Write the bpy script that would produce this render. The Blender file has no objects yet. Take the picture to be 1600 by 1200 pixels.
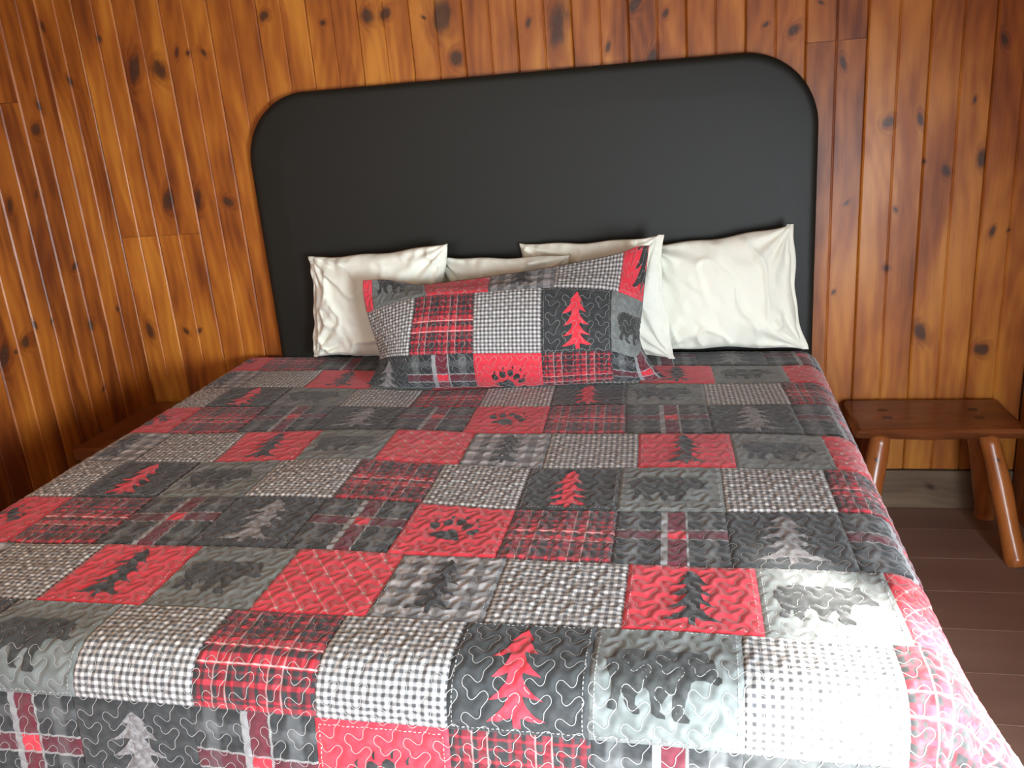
import bpy, bmesh, math, random
import numpy as np
from mathutils import Vector, noise

# ------------------------------------------------------------------ camera
scn = bpy.context.scene
COL = scn.collection
cam_data = bpy.data.cameras.new('camera')
cam = bpy.data.objects.new('camera', cam_data)
COL.objects.link(cam)
cam.location = (0.0, 0.0, 1.47)
cam.rotation_mode = 'XYZ'
cam.rotation_euler = (1.25832465, 0.07733157, 0.19270289)
cam_data.sensor_width = 36.0
cam_data.lens = 30.598
cam_data.clip_start = 0.05
scn.camera = cam

# ------------------------------------------------------------------ world, light, exposure
w = bpy.data.worlds.new('daylight_sky')
scn.world = w
w.use_nodes = True
w.node_tree.nodes['Background'].inputs[0].default_value = (0.75, 0.87, 1.0, 1)
w.node_tree.nodes['Background'].inputs[1].default_value = 1.0

def area_light(name, loc, aim, sx, sy, power, color, spread=180):
    l = bpy.data.lights.new(name, 'AREA')
    l.shape = 'RECTANGLE'; l.size = sx; l.size_y = sy
    l.energy = power; l.color = color; l.spread = math.radians(spread)
    o = bpy.data.objects.new(name, l); COL.objects.link(o)
    o.location = loc
    o.rotation_euler = (Vector(aim) - Vector(loc)).to_track_quat('-Z', 'Z').to_euler()
    return o
# daylight through the window in the right wall, near the foot of the bed
area_light('window_daylight', (1.03, 0.15, 0.80), (0.0, 1.15, 0.45), 0.8, 0.9, 47, (0.82, 0.92, 1.0), 110)
# sunbeam through the same window
sun = bpy.data.lights.new('sun', 'SUN'); sun.energy = 30.0; sun.angle = math.radians(4.0); sun.color = (1.0, 0.97, 0.93)
sun_o = bpy.data.objects.new('sun', sun); COL.objects.link(sun_o)
sun_o.rotation_euler = Vector((-0.55, 0.55, -0.55)).to_track_quat('-Z', 'Z').to_euler()
sun_o.location = (3.0, -1.5, 3.5)
# added ambient fill from behind the camera, for surfaces facing it
area_light('rear_fill', (-0.95, -1.9, 1.35), (-0.5, 2.5, 0.9), 1.5, 1.1, 27, (0.88, 0.95, 1.0))
# added warm fill for the walls, no fixture under the ceiling
area_light('warm_overhead_fill', (-1.1, 0.9, 2.30), (-1.1, 0.9, 0), 0.35, 0.35, 6, (1.0, 0.80, 0.52))

scn.view_settings.view_transform = 'Standard'
scn.view_settings.look = 'None'
scn.view_settings.exposure = 0.48
scn.view_settings.gamma = 1.0
scn.view_settings.use_curve_mapping = False

# ------------------------------------------------------------------ measured tables (metres)
RB = [[0.0, -0.0, 0.0041, 0.0192], [0.2259, -0.0, -0.0132, -0.0216], [0.0, -0.2178, 0.0345, -0.0008], [0.2259, -0.2178, 0.0194, -0.0015], [-0.2228,
    -0.2178, 0.0232, 0.0118], [-0.2228, -0.0, -0.0338, -0.0138], [-0.0289, -0.2178, -0.0581, 0.0085], [-0.0289, -0.4415, 0.0054, 0.0113], [0.1912,
    -0.2178, -0.0191, -0.0313], [0.1912, -0.4415, 0.0037, 0.0394], [0.1878, -0.4415, -0.0002, -0.0081], [0.1878, 0.2126, 0.0068, -0.0082], [0.1878, -0.0,
    0.0304, -0.0082], [-0.2562, 0.2126, 0.0215, 0.0054], [-0.0289, 0.4089, 0.0121, -0.0631], [-0.0289, 0.2126, -0.0107, 0.0797], [0.1912, 0.4089, -0.0046,
    -0.0501], [0.1912, 0.2126, -0.0024, -0.0082], [0.4126, 0.2126, -0.0059, -0.0185], [0.4126, -0.0, -0.0186, 0.0232], [0.6374, 0.2126, -0.0281, -0.0468],
    [0.6374, -0.0, -0.0037, 0.0217], [0.4121, 0.4089, -0.0029, 0.0713], [0.4121, 0.2126, 0.0045, 0.0181], [0.6342, 0.4089, 0.0153, -0.0145], [0.6342,
    0.2126, 0.0098, -0.029], [0.4394, -0.0, 0.0143, 0.0245], [0.4394, -0.2178, 0.0114, 0.013], [0.6721, -0.0, 0.0109, 0.0202], [0.6721, -0.2178, 0.0112,
    -0.0054], [0.4121, -0.2178, -0.018, -0.0225], [0.4121, -0.4415, 0.0032, 0.0062], [0.6342, -0.2178, -0.0035, -0.0324], [0.6342, -0.4415, 0.0242,
    0.0178], [0.4126, -0.4415, 0.0038, -0.0145], [0.6374, -0.4415, -0.0307, -0.0141], [0.9012, -0.0, 0.0059, 0.0272], [0.9012, -0.2178, -0.009, 0.0062],
    [1.124, -0.0, 0.0134, -0.0363], [1.124, -0.2178, -0.0161, 0.0118], [0.8639, -0.2178, -0.0032, -0.0099], [0.8639, -0.4415, 0.0001, -0.0036], [1.0912,
    -0.2178, 0.0182, 0.0015], [1.0912, -0.4415, -0.0068, 0.0038], [0.8639, 0.4089, 0.0108, 0.0495], [0.8639, 0.2126, -0.0043, -0.0177], [1.0912, 0.4089,
    0.0575, -0.0287], [1.0912, 0.2126, -0.0115, 0.0027], [0.9012, 0.6102, 0.0051, -0.0621], [0.9012, 0.4089, -0.0205, 0.0453], [1.124, 0.6102, -0.0006,
    -0.0189], [1.124, 0.4089, -0.0492, 0.0373], [0.0, -0.6708, -0.01, 0.0217], [0.2259, -0.6708, 0.0128, -0.0363], [0.4394, -0.6708, -0.0324, -0.0143],
    [0.4126, -0.6708, 0.0112, 0.0241], [0.6721, -0.6708, -0.0081, 0.0018], [0.9012, -0.6708, 0.0019, -0.0009], [0.6374, -0.6708, 0.0231, 0.0067], [1.124,
    -0.6708, 0.0021, 0.0033], [-0.4519, -0.6708, 0.0038, -0.0061], [-0.2228, -0.6708, -0.0065, -0.0133], [-0.4859, -0.2178, -0.0315, -0.0329], [-0.7114,
    0.2126, -0.0118, 0.014], [-0.4519, -0.0, 0.0035, -0.0321], [-0.4519, -0.2178, 0.0319, 0.0442]]
SHAM_PTS = [[[-1.07, 2.68, 0.957], [-1.067, 2.66, 0.91], [-1.054, 2.64, 0.852], [-1.011, 2.59, 0.706], [-1.042, 2.58, 0.648], [-1.062, 2.565, 0.62]], [[-0.985,
    2.69, 0.952], [-0.978, 2.66, 0.924], [-0.969, 2.61, 0.884], [-0.943, 2.53, 0.736], [-0.961, 2.53, 0.659], [-0.975, 2.54, 0.616]], [[-0.903, 2.7,
    0.93], [-0.886, 2.66, 0.925], [-0.863, 2.6, 0.91], [-0.87, 2.5, 0.749], [-0.879, 2.505, 0.666], [-0.888, 2.535, 0.619]], [[-0.685, 2.7, 0.943],
    [-0.68, 2.66, 0.932], [-0.667, 2.6, 0.92], [-0.661, 2.5, 0.753], [-0.666, 2.505, 0.667], [-0.673, 2.535, 0.621]], [[-0.463, 2.7, 0.967], [-0.46, 2.66,
    0.95], [-0.454, 2.6, 0.928], [-0.45, 2.5, 0.75], [-0.454, 2.505, 0.667], [-0.46, 2.535, 0.624]], [[-0.229, 2.7, 1.005], [-0.233, 2.66, 0.961], [-0.24,
    2.6, 0.91], [-0.239, 2.5, 0.748], [-0.24, 2.505, 0.674], [-0.241, 2.535, 0.636]], [[-0.159, 2.7, 1.028], [-0.167, 2.66, 0.958], [-0.173, 2.61, 0.88],
    [-0.168, 2.53, 0.721], [-0.153, 2.54, 0.657], [-0.141, 2.56, 0.632]], [[-0.129, 2.71, 1.025], [-0.137, 2.68, 0.963], [-0.151, 2.66, 0.854], [-0.156,
    2.6, 0.731], [-0.107, 2.59, 0.655], [-0.077, 2.6, 0.622]]]
KNOTS_BACK = [(-1.058, 1.785, 0.0234), (-0.988, 1.786, 0.0191), (-0.799, 1.755, 0.0362), (-0.76, 1.623, 0.0255), (-1.213, 1.775, 0.0085), (-0.86, 1.759, 0.0064),
    (-0.511, 1.711, 0.0085), (-0.416, 1.685, 0.0298), (-0.258, 1.619, 0.0074), (-0.169, 1.736, 0.0213), (-0.074, 1.701, 0.0085), (-0.118, 1.568, 0.0149),
    (-1.424, 1.817, 0.017), (-1.773, 1.73, 0.0085), (-1.73, 1.724, 0.0085), (-1.671, 1.721, 0.0106), (-1.949, 1.696, 0.0234), (-1.855, 1.681, 0.0277),
    (-2.066, 1.8, 0.0085), (-1.675, 1.205, 0.0191), (-1.795, 1.219, 0.0191), (-1.921, 1.223, 0.0213), (-2.108, 0.724, 0.0149), (-1.949, 0.717, 0.0106),
    (-1.893, 0.718, 0.0106), (-1.662, 0.843, 0.0106), (-1.682, 0.661, 0.0191), (0.23, 1.639, 0.0106), (0.312, 1.615, 0.0213), (0.39, 1.686, 0.0085),
    (0.461, 1.508, 0.0128), (0.598, 1.324, 0.0213), (0.694, 1.327, 0.0128), (0.777, 1.165, 0.0149), (0.879, 1.196, 0.017), (0.912, 1.535, 0.0106), (0.843,
    1.372, 0.0064), (0.925, 0.967, 0.0106), (0.973, 0.968, 0.0064), (0.485, 1.081, 0.0106), (0.637, 1.05, 0.0085), (0.711, 1.197, 0.0085), (0.616, 0.861,
    0.0128), (0.65, 0.844, 0.0149), (0.735, 0.641, 0.0255), (0.804, 0.606, 0.0149), (0.929, 0.581, 0.0277), (0.456, 0.79, 0.0085), (0.762, 0.171, 0.017)]
KNOTS_LEFT = [(2.905, 1.663, 0.0173), (2.679, 1.509, 0.0231), (2.717, 1.582, 0.0154), (2.478, 1.279, 0.0115), (2.606, 1.299, 0.0077), (2.709, 1.037, 0.0154),
    (2.293, 0.831, 0.0231), (2.396, 0.847, 0.025), (2.722, 0.82, 0.0154), (2.538, 0.882, 0.0077), (2.456, 0.89, 0.0096), (2.888, 0.84, 0.0096), (2.711,
    0.58, 0.0115), (2.826, 1.84, 0.0096), (2.346, 0.828, 0.0077)]
RED_SHAPE = [(0.494, 0.077), (0.517, 0.128), (0.544, 0.175), (0.562, 0.219), (0.533, 0.215), (0.547, 0.26), (0.583, 0.32), (0.623, 0.389), (0.576, 0.372), (0.523,
    0.351), (0.522, 0.384), (0.549, 0.454), (0.598, 0.517), (0.667, 0.575), (0.608, 0.563), (0.536, 0.548), (0.531, 0.576), (0.564, 0.636), (0.62, 0.689),
    (0.693, 0.734), (0.63, 0.723), (0.55, 0.703), (0.544, 0.716), (0.573, 0.77), (0.629, 0.833), (0.706, 0.88), (0.635, 0.888), (0.568, 0.87), (0.53,
    0.856), (0.533, 0.943), (0.479, 0.946), (0.474, 0.858), (0.435, 0.874), (0.369, 0.895), (0.29, 0.901), (0.367, 0.831), (0.419, 0.773), (0.441, 0.711),
    (0.371, 0.733), (0.301, 0.746), (0.365, 0.692), (0.417, 0.624), (0.435, 0.553), (0.373, 0.574), (0.311, 0.59), (0.38, 0.513), (0.419, 0.436), (0.426,
    0.362), (0.359, 0.406), (0.292, 0.419), (0.348, 0.355), (0.396, 0.286), (0.42, 0.214), (0.394, 0.227), (0.43, 0.18), (0.466, 0.121)]
BLK_SHAPE = [(0.497, 0.087), (0.542, 0.145), (0.578, 0.203), (0.553, 0.199), (0.589, 0.271), (0.635, 0.335), (0.572, 0.324), (0.548, 0.328), (0.586, 0.418),
    (0.67, 0.504), (0.624, 0.495), (0.561, 0.479), (0.583, 0.556), (0.628, 0.614), (0.689, 0.664), (0.62, 0.644), (0.559, 0.631), (0.558, 0.684), (0.594,
    0.76), (0.646, 0.822), (0.72, 0.862), (0.659, 0.874), (0.577, 0.851), (0.522, 0.816), (0.52, 0.929), (0.473, 0.925), (0.474, 0.824), (0.419, 0.849),
    (0.359, 0.871), (0.276, 0.867), (0.359, 0.799), (0.419, 0.731), (0.466, 0.649), (0.404, 0.669), (0.312, 0.687), (0.388, 0.627), (0.435, 0.557),
    (0.467, 0.48), (0.404, 0.497), (0.325, 0.514), (0.388, 0.452), (0.435, 0.384), (0.467, 0.325), (0.403, 0.342), (0.319, 0.364), (0.387, 0.315), (0.435,
    0.254), (0.46, 0.194), (0.403, 0.215), (0.444, 0.157), (0.468, 0.111)]
BEAR_SHAPE = [(0.105, 0.455), (0.108, 0.394), (0.134, 0.341), (0.178, 0.3), (0.244, 0.279), (0.317, 0.276), (0.404, 0.281), (0.492, 0.282), (0.579, 0.272), (0.637,
    0.269), (0.695, 0.287), (0.73, 0.298), (0.735, 0.268), (0.771, 0.27), (0.771, 0.314), (0.803, 0.347), (0.82, 0.398), (0.827, 0.467), (0.859, 0.499),
    (0.862, 0.525), (0.833, 0.548), (0.794, 0.532), (0.744, 0.522), (0.693, 0.524), (0.665, 0.543), (0.653, 0.595), (0.632, 0.655), (0.617, 0.733),
    (0.656, 0.774), (0.652, 0.799), (0.584, 0.803), (0.556, 0.795), (0.545, 0.762), (0.545, 0.685), (0.548, 0.617), (0.52, 0.622), (0.484, 0.68), (0.464,
    0.74), (0.498, 0.764), (0.502, 0.785), (0.448, 0.779), (0.412, 0.756), (0.41, 0.683), (0.397, 0.624), (0.368, 0.591), (0.332, 0.618), (0.307, 0.662),
    (0.305, 0.705), (0.336, 0.738), (0.336, 0.764), (0.296, 0.77), (0.26, 0.742), (0.234, 0.691), (0.23, 0.636), (0.209, 0.65), (0.196, 0.702), (0.194,
    0.745), (0.165, 0.755), (0.129, 0.744), (0.13, 0.705), (0.15, 0.661), (0.157, 0.618), (0.15, 0.566), (0.124, 0.507)]
PAD_SHAPE = [(0.281, 0.632), (0.351, 0.582), (0.432, 0.55), (0.465, 0.509), (0.512, 0.512), (0.573, 0.614), (0.592, 0.7), (0.568, 0.733), (0.471, 0.722), (0.368,
    0.681)]
TOES_SHAPE = [(0.299, 0.456), (0.415, 0.394), (0.534, 0.366), (0.619, 0.449), (0.691, 0.545)]
CLAWS_SHAPE = [(0.296, 0.348), (0.429, 0.273), (0.569, 0.254), (0.683, 0.297), (0.731, 0.432)]

# ------------------------------------------------------------------ object helpers
def link(name, me, parent=None, mat=None):
    o = bpy.data.objects.new(name, me)
    COL.objects.link(o)
    if parent is not None: o.parent = parent
    if mat is not None and me is not None:
        if len(me.materials) == 0: me.materials.append(mat)
    return o

def thing(name, label, cat, loc=(0, 0, 0), rz=0, group=None):
    o = bpy.data.objects.new(name, None); COL.objects.link(o)
    o.location = loc; o.rotation_euler = (0, 0, rz); o.empty_display_size = 0.05
    o['label'] = label; o['category'] = cat
    if group: o['group'] = group
    return o

def mesh(name, verts, faces, smooth=False, uv=None):
    me = bpy.data.meshes.new(name)
    me.from_pydata([tuple(v) for v in verts], [], faces)
    if smooth: me.polygons.foreach_set('use_smooth', [True] * len(me.polygons))
    if uv is not None:
        lay = me.uv_layers.new(name='UVMap')
        li = np.empty(len(me.loops), dtype=np.int32); me.loops.foreach_get('vertex_index', li)
        lay.data.foreach_set('uv', np.asarray(uv, dtype=np.float32)[li].ravel())
    me.update()
    return me

def fast_grid(name, P, uv, closed_back=False):
    """P: (ny,nx,3) grid of points -> smooth mesh with uv."""
    ny, nx = P.shape[:2]
    me = bpy.data.meshes.new(name)
    nv = nx * ny; nf = (nx - 1) * (ny - 1)
    me.vertices.add(nv); me.vertices.foreach_set('co', P.reshape(-1).astype(np.float32))
    idx = np.arange(nv).reshape(ny, nx)
    q = np.stack([idx[1:, :-1], idx[1:, 1:], idx[:-1, 1:], idx[:-1, :-1]], -1).reshape(-1)
    me.loops.add(nf * 4); me.loops.foreach_set('vertex_index', q.astype(np.int32))
    me.polygons.add(nf)
    me.polygons.foreach_set('loop_start', np.arange(0, nf * 4, 4, dtype=np.int32))
    me.polygons.foreach_set('loop_total', np.full(nf, 4, dtype=np.int32))
    me.polygons.foreach_set('use_smooth', np.ones(nf, dtype=bool))
    lay = me.uv_layers.new(name='UVMap')
    lay.data.foreach_set('uv', uv.reshape(-1, 2)[q].ravel().astype(np.float32))
    me.update(calc_edges=True)
    me.validate()
    return me

def bm_mesh(name, bm, smooth=False):
    me = bpy.data.meshes.new(name); bm.to_mesh(me); bm.free()
    if smooth: me.polygons.foreach_set('use_smooth', [True] * len(me.polygons))
    return me

def box_bm(x0, x1, y0, y1, z0, z1, bevel=0.0, seg=1):
    bm = bmesh.new()
    bmesh.ops.create_cube(bm, size=1)
    for v in bm.verts:
        v.co = Vector(((x0 + x1) / 2 + v.co.x * (x1 - x0), (y0 + y1) / 2 + v.co.y * (y1 - y0), (z0 + z1) / 2 + v.co.z * (z1 - z0)))
    if bevel: bmesh.ops.bevel(bm, geom=bm.edges[:], offset=bevel, segments=seg, affect='EDGES', profile=0.5)
    return bm

def box(name, x0, x1, y0, y1, z0, z1, mat, parent=None, bevel=0.0, seg=1):
    return link(name, bm_mesh(name, box_bm(x0, x1, y0, y1, z0, z1, bevel, seg)), parent, mat)

# ------------------------------------------------------------------ node DSL
class NT:
    def __init__(s, name):
        s.m = bpy.data.materials.new(name); s.m.use_nodes = True
        s.t = s.m.node_tree; s.t.nodes.clear()
        s.out = s.t.nodes.new('ShaderNodeOutputMaterial')
        s.b = s.t.nodes.new('ShaderNodeBsdfPrincipled')
        s.t.links.new(s.b.outputs[0], s.out.inputs[0])
    def n(s, typ, ins=None, **kw):
        nd = s.t.nodes.new(typ)
        for k, v in kw.items(): setattr(nd, k, v)
        if ins:
            for k, v in ins.items(): s.set(nd.inputs[k], v)
        return nd
    def set(s, inp, v):
        if isinstance(v, E): v = v.k
        if isinstance(v, bpy.types.NodeSocket): s.t.links.new(v, inp)
        else:
            if isinstance(v, tuple) and len(v) == 3 and inp.type == 'RGBA': v = v + (1,)
            inp.default_value = v
    def math(s, op, *a, clamp=False):
        nd = s.t.nodes.new('ShaderNodeMath'); nd.operation = op; nd.use_clamp = clamp
        for i, v in enumerate(a): s.set(nd.inputs[i], v)
        return E(s, nd.outputs[0])
    def mix(s, f, a, b):
        nd = s.t.nodes.new('ShaderNodeMix'); nd.data_type = 'RGBA'; nd.clamp_factor = True
        s.set(nd.inputs[0], f); s.set(nd.inputs[6], a); s.set(nd.inputs[7], b)
        return nd.outputs[2]
    def noise(s, vec, scale, detail=2.0, rough=0.5):
        nd = s.n('ShaderNodeTexNoise', {'Scale': scale, 'Detail': detail, 'Roughness': rough})
        if vec is not None: s.t.links.new(vec, nd.inputs['Vector'])
        return E(s, nd.outputs['Fac'])
    def vec(s, x, y, z):
        nd = s.n('ShaderNodeCombineXYZ', {0: x, 1: y, 2: z}); return nd.outputs[0]
    def sep(s, v):
        nd = s.n('ShaderNodeSeparateXYZ'); s.t.links.new(v, nd.inputs[0])
        return [E(s, nd.outputs[i]) for i in range(3)]
    def uv(s):
        nd = s.n('ShaderNodeUVMap'); nd.uv_map = 'UVMap'; return s.sep(nd.outputs[0])[:2]
    def obj(s): return s.n('ShaderNodeTexCoord').outputs['Object']
    def attr(s, name):
        nd = s.n('ShaderNodeAttribute'); nd.attribute_type = 'OBJECT'; nd.attribute_name = name; return nd
    def bump(s, h, strength=0.3, dist=0.001):
        nd = s.n('ShaderNodeBump', {'Height': h, 'Strength': strength, 'Distance': dist})
        s.t.links.new(nd.outputs[0], s.b.inputs['Normal'])
    def fin(s, color, rough=0.6, spec=0.5, sheen=0.0, coat=0.0):
        s.set(s.b.inputs['Base Color'], color); s.set(s.b.inputs['Roughness'], rough)
        s.set(s.b.inputs['Specular IOR Level'], spec)
        if sheen: s.set(s.b.inputs['Sheen Weight'], sheen); s.set(s.b.inputs['Sheen Roughness'], 0.4)
        if coat: s.set(s.b.inputs['Coat Weight'], coat); s.set(s.b.inputs['Coat Roughness'], 0.25)
        return s.m

class E:
    def __init__(s, nt, k): s.nt = nt; s.k = k
    def _o(s, op, o): return s.nt.math(op, s, o)
    def __add__(s, o): return s._o('ADD', o)
    __radd__ = __add__
    def __sub__(s, o): return s._o('SUBTRACT', o)
    def __rsub__(s, o): return s.nt.math('SUBTRACT', o, s)
    def __mul__(s, o): return s._o('MULTIPLY', o)
    __rmul__ = __mul__
    def __truediv__(s, o): return s._o('DIVIDE', o)
    def __lt__(s, o): return s._o('LESS_THAN', o)
    def __gt__(s, o): return s._o('GREATER_THAN', o)
    def __pow__(s, o): return s._o('POWER', o)
    def fract(s): return s.nt.math('FRACT', s)
    def sin(s): return s.nt.math('SINE', s)
    def abs(s): return s.nt.math('ABSOLUTE', s)
    def sqrt(s): return s.nt.math('SQRT', s)
    def max(s, o): return s._o('MAXIMUM', o)
    def min(s, o): return s._o('MINIMUM', o)
    def ss(s, a, b):   # smoothstep a..b -> 0..1
        nd = s.nt.n('ShaderNodeMapRange', {'Value': s, 'From Min': a, 'From Max': b}); nd.interpolation_type = 'SMOOTHSTEP'
        return E(s.nt, nd.outputs[0])
    def lin(s, a, b, c=0.0, d=1.0):
        nd = s.nt.n('ShaderNodeMapRange', {'Value': s, 'From Min': a, 'From Max': b, 'To Min': c, 'To Max': d}); return E(s.nt, nd.outputs[0])
    def band(s, c, hw, soft):  # 1 inside |x-c|<hw
        return 1.0 - (s - c).abs().ss(hw - soft, hw + soft)

# ------------------------------------------------------------------ materials: wood
def wood_material(name, light, mid, dark, rough=0.40, coat=0.05, knots=5, vertical=True, flat=False):
    """boards: object coordinates, x across, z along; knots k1..kn come from each board (x, z, radius)"""
    t = NT(name)
    X, Y, Z = t.sep(t.obj())
    if flat: X, Z = Z, X
    elif not vertical: X, Z = Y, X
    sd = E(t, t.attr('seed').outputs['Fac'])
    tone = E(t, t.attr('tone').outputs['Fac'])
    wob = t.noise(t.vec(X * 3.0, sd, Z * 1.1), 1.0, 2.0)
    wx = t.noise(t.vec(X * 40.0, sd, Z * 14.0), 1.0, 2.0)
    core = halo = None
    push = 0.0
    for i in range(knots):
        nd = t.attr('k%d' % (i + 1))
        kx, kz, kr = t.sep(nd.outputs['Vector'])
        asp = ((kx * 91.7 + kz * 57.3).sin() * 0.30 + 0.72)
        she = (kx * 37.1 + kz * 83.9).sin() * 0.6
        dz = (Z - kz) * asp + (wob - 0.5) * kr * 0.9
        dx = (X - kx) + (wx - 0.5) * kr * 1.5 + dz * she
        d = (dx * dx + dz * dz).sqrt() / (kr + 0.0001)
        c = 1.0 - d.ss(0.45, 1.10)
        h = (1.0 - d.ss(0.6, 2.6)) * (1.0 - d.ss(0.6, 2.6))
        core = c if core is None else core.max(c)
        halo = h if halo is None else halo.max(h)
    hh = halo if halo is not None else 0.0
    g = X * 26.0 + (wob - 0.5) * 9.0 + hh * 1.6
    ring = ((g * 6.283).sin() * 0.5 + 0.5)
    fine = t.noise(t.vec(X * 320.0, sd, Z * 7.0), 1.0, 3.0, 0.6)
    blot = t.noise(t.vec(X * 9.0, sd + 3.0, Z * 2.2), 1.0, 3.0, 0.55)
    v = ring * 0.12 + fine * 0.30 + blot.ss(0.25, 0.75) * 0.62 + tone * 0.65 - 0.33
    c1 = t.mix(v.ss(0.1, 0.62), light, mid)
    c2 = t.mix(v.ss(0.5, 1.05), c1, dark)
    if halo is not None:
        c2 = t.mix(halo * 0.5, c2, (dark[0] * 0.75, dark[1] * 0.5, dark[2] * 0.5))
        spl = t.noise(t.vec(X * 150.0, sd, Z * 110.0), 1.0, 2.0)
        c2 = t.mix(core * spl.lin(0.2, 0.7, 0.55, 1.0), c2, t.mix(spl.ss(0.4, 0.7), (0.022, 0.012, 0.008), (0.075, 0.038, 0.022)))
    t.bump(fine * 0.6 + ring * 0.3, 0.22, 0.0006)
    return t.fin(c2, blot.lin(0.2, 0.8, rough - 0.05, rough + 0.08), 0.34, coat=coat)

M_pine = wood_material('varnished_knotty_pine', (0.60, 0.235, 0.032), (0.38, 0.112, 0.015), (0.145, 0.032, 0.007))
M_pine_plain = wood_material('plain_pine', (0.50, 0.18, 0.03), (0.38, 0.11, 0.018), (0.20, 0.046, 0.008), knots=0)
M_bench = wood_material('bench_varnished_log', (0.26, 0.085, 0.028), (0.18, 0.052, 0.016), (0.09, 0.026, 0.010), rough=0.28, coat=0.4, knots=0, vertical=False)
M_leg = wood_material('peeled_log_leg', (0.50, 0.17, 0.04), (0.34, 0.10, 0.022), (0.17, 0.045, 0.012), rough=0.26, coat=0.5, knots=2)
M_raw = wood_material('weathered_plank', (0.22, 0.15, 0.09), (0.16, 0.105, 0.065), (0.09, 0.06, 0.04), rough=0.7, coat=0.0, knots=2, flat=True)

def floor_material():
    t = NT('brown_painted_floor')
    X, Y, Z = t.sep(t.obj())
    sd = E(t, t.attr('seed').outputs['Fac'])
    a = t.noise(t.vec(X * 2.0, Y * 9.0, sd), 1.0, 3.0); b = t.noise(t.vec(X * 20.0, Y * 160.0, sd), 1.0, 2.0)
    c = t.mix(a.ss(0.3, 0.75), (0.24, 0.135, 0.095), (0.31, 0.185, 0.135))
    c = t.mix(b.ss(0.55, 0.8) * 0.35, c, (0.30, 0.18, 0.12))
    t.bump(b, 0.2, 0.0004)
    return t.fin(c, a.lin(0.3, 0.7, 0.42, 0.55), 0.45)
M_floor = floor_material()

def plain(name, col, rough=0.6, spec=0.5, nscale=0, nstr=0.2, ndist=0.0005, var=0.0, sheen=0.0):
    t = NT(name)
    c = col
    if nscale:
        n = t.noise(t.obj(), nscale, 3.0)
        t.bump(n, nstr, ndist)
        if var: c = t.mix(n, tuple(x * (1 - var) for x in col), tuple(min(1, x * (1 + var)) for x in col))
    return t.fin(c, rough, spec, sheen=sheen)
M_vinyl = plain('black_vinyl', (0.009, 0.010, 0.007), 0.55, 0.40, 420, 0.25, 0.0004, 0.15)
M_cream = plain('ceiling_cream', (0.42, 0.30, 0.18), 0.8, 0.3, 30, 0.1, 0.001, 0.05)
M_dark = plain('dark_void', (0.03, 0.02, 0.015), 0.8, 0.3, 50, 0.1, 0.001, 0.2)
M_metal = plain('dark_steel', (0.06, 0.06, 0.06), 0.4, 0.5, 80, 0.1, 0.0005, 0.1)
M_tick = plain('mattress_ticking', (0.6, 0.6, 0.58), 0.9, 0.2, 200, 0.2, 0.0005, 0.05)
def glass():
    t = NT('window_glass')
    t.b.inputs['Alpha'].default_value = 0.10
    return t.fin((0.95, 0.98, 1.0), 0.02, 0.5)
M_glass = glass()
def cotton():
    t = NT('white_cotton_pillowcase')
    o = t.obj()
    n = t.noise(o, 9.0, 4.0, 0.6); f = t.noise(o, 900.0, 2.0)
    t.bump(n * 1.0 + f * 0.04, 0.35, 0.006)
    return t.fin((0.80, 0.80, 0.69), 0.85, 0.2, sheen=0.15)
M_cotton = cotton()

# ------------------------------------------------------------------ materials: printed cloth
RED = (0.68, 0.030, 0.052); CHAR = (0.021, 0.024, 0.025); BEARG = (0.115, 0.130, 0.120)
WINE = (0.13, 0.012, 0.025); OFFW = (0.62, 0.60, 0.58)
def cloth(name, fn, rough=0.85):
    t = NT(name)
    U, V = t.uv()
    o = t.obj()
    weave = t.noise(o, 1400.0, 2.0, 0.6); blot = t.noise(o, 60.0, 3.0)
    c = fn(t, U, V, o)
    c = t.mix(blot.ss(0.3, 0.8) * 0.22, c, t.mix(0.5, c, (0.25, 0.25, 0.25)))
    t.bump(weave, 0.25, 0.0006)
    return t.fin(c, rough, 0.35, sheen=0.35)

def tri(x, per, duty=0.5, soft=0.08):   # soft square wave, x in periods
    f = (x * per).fract()
    return 1.0 - (f - 0.5).abs().ss(duty / 2 - soft, duty / 2 + soft)

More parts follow.
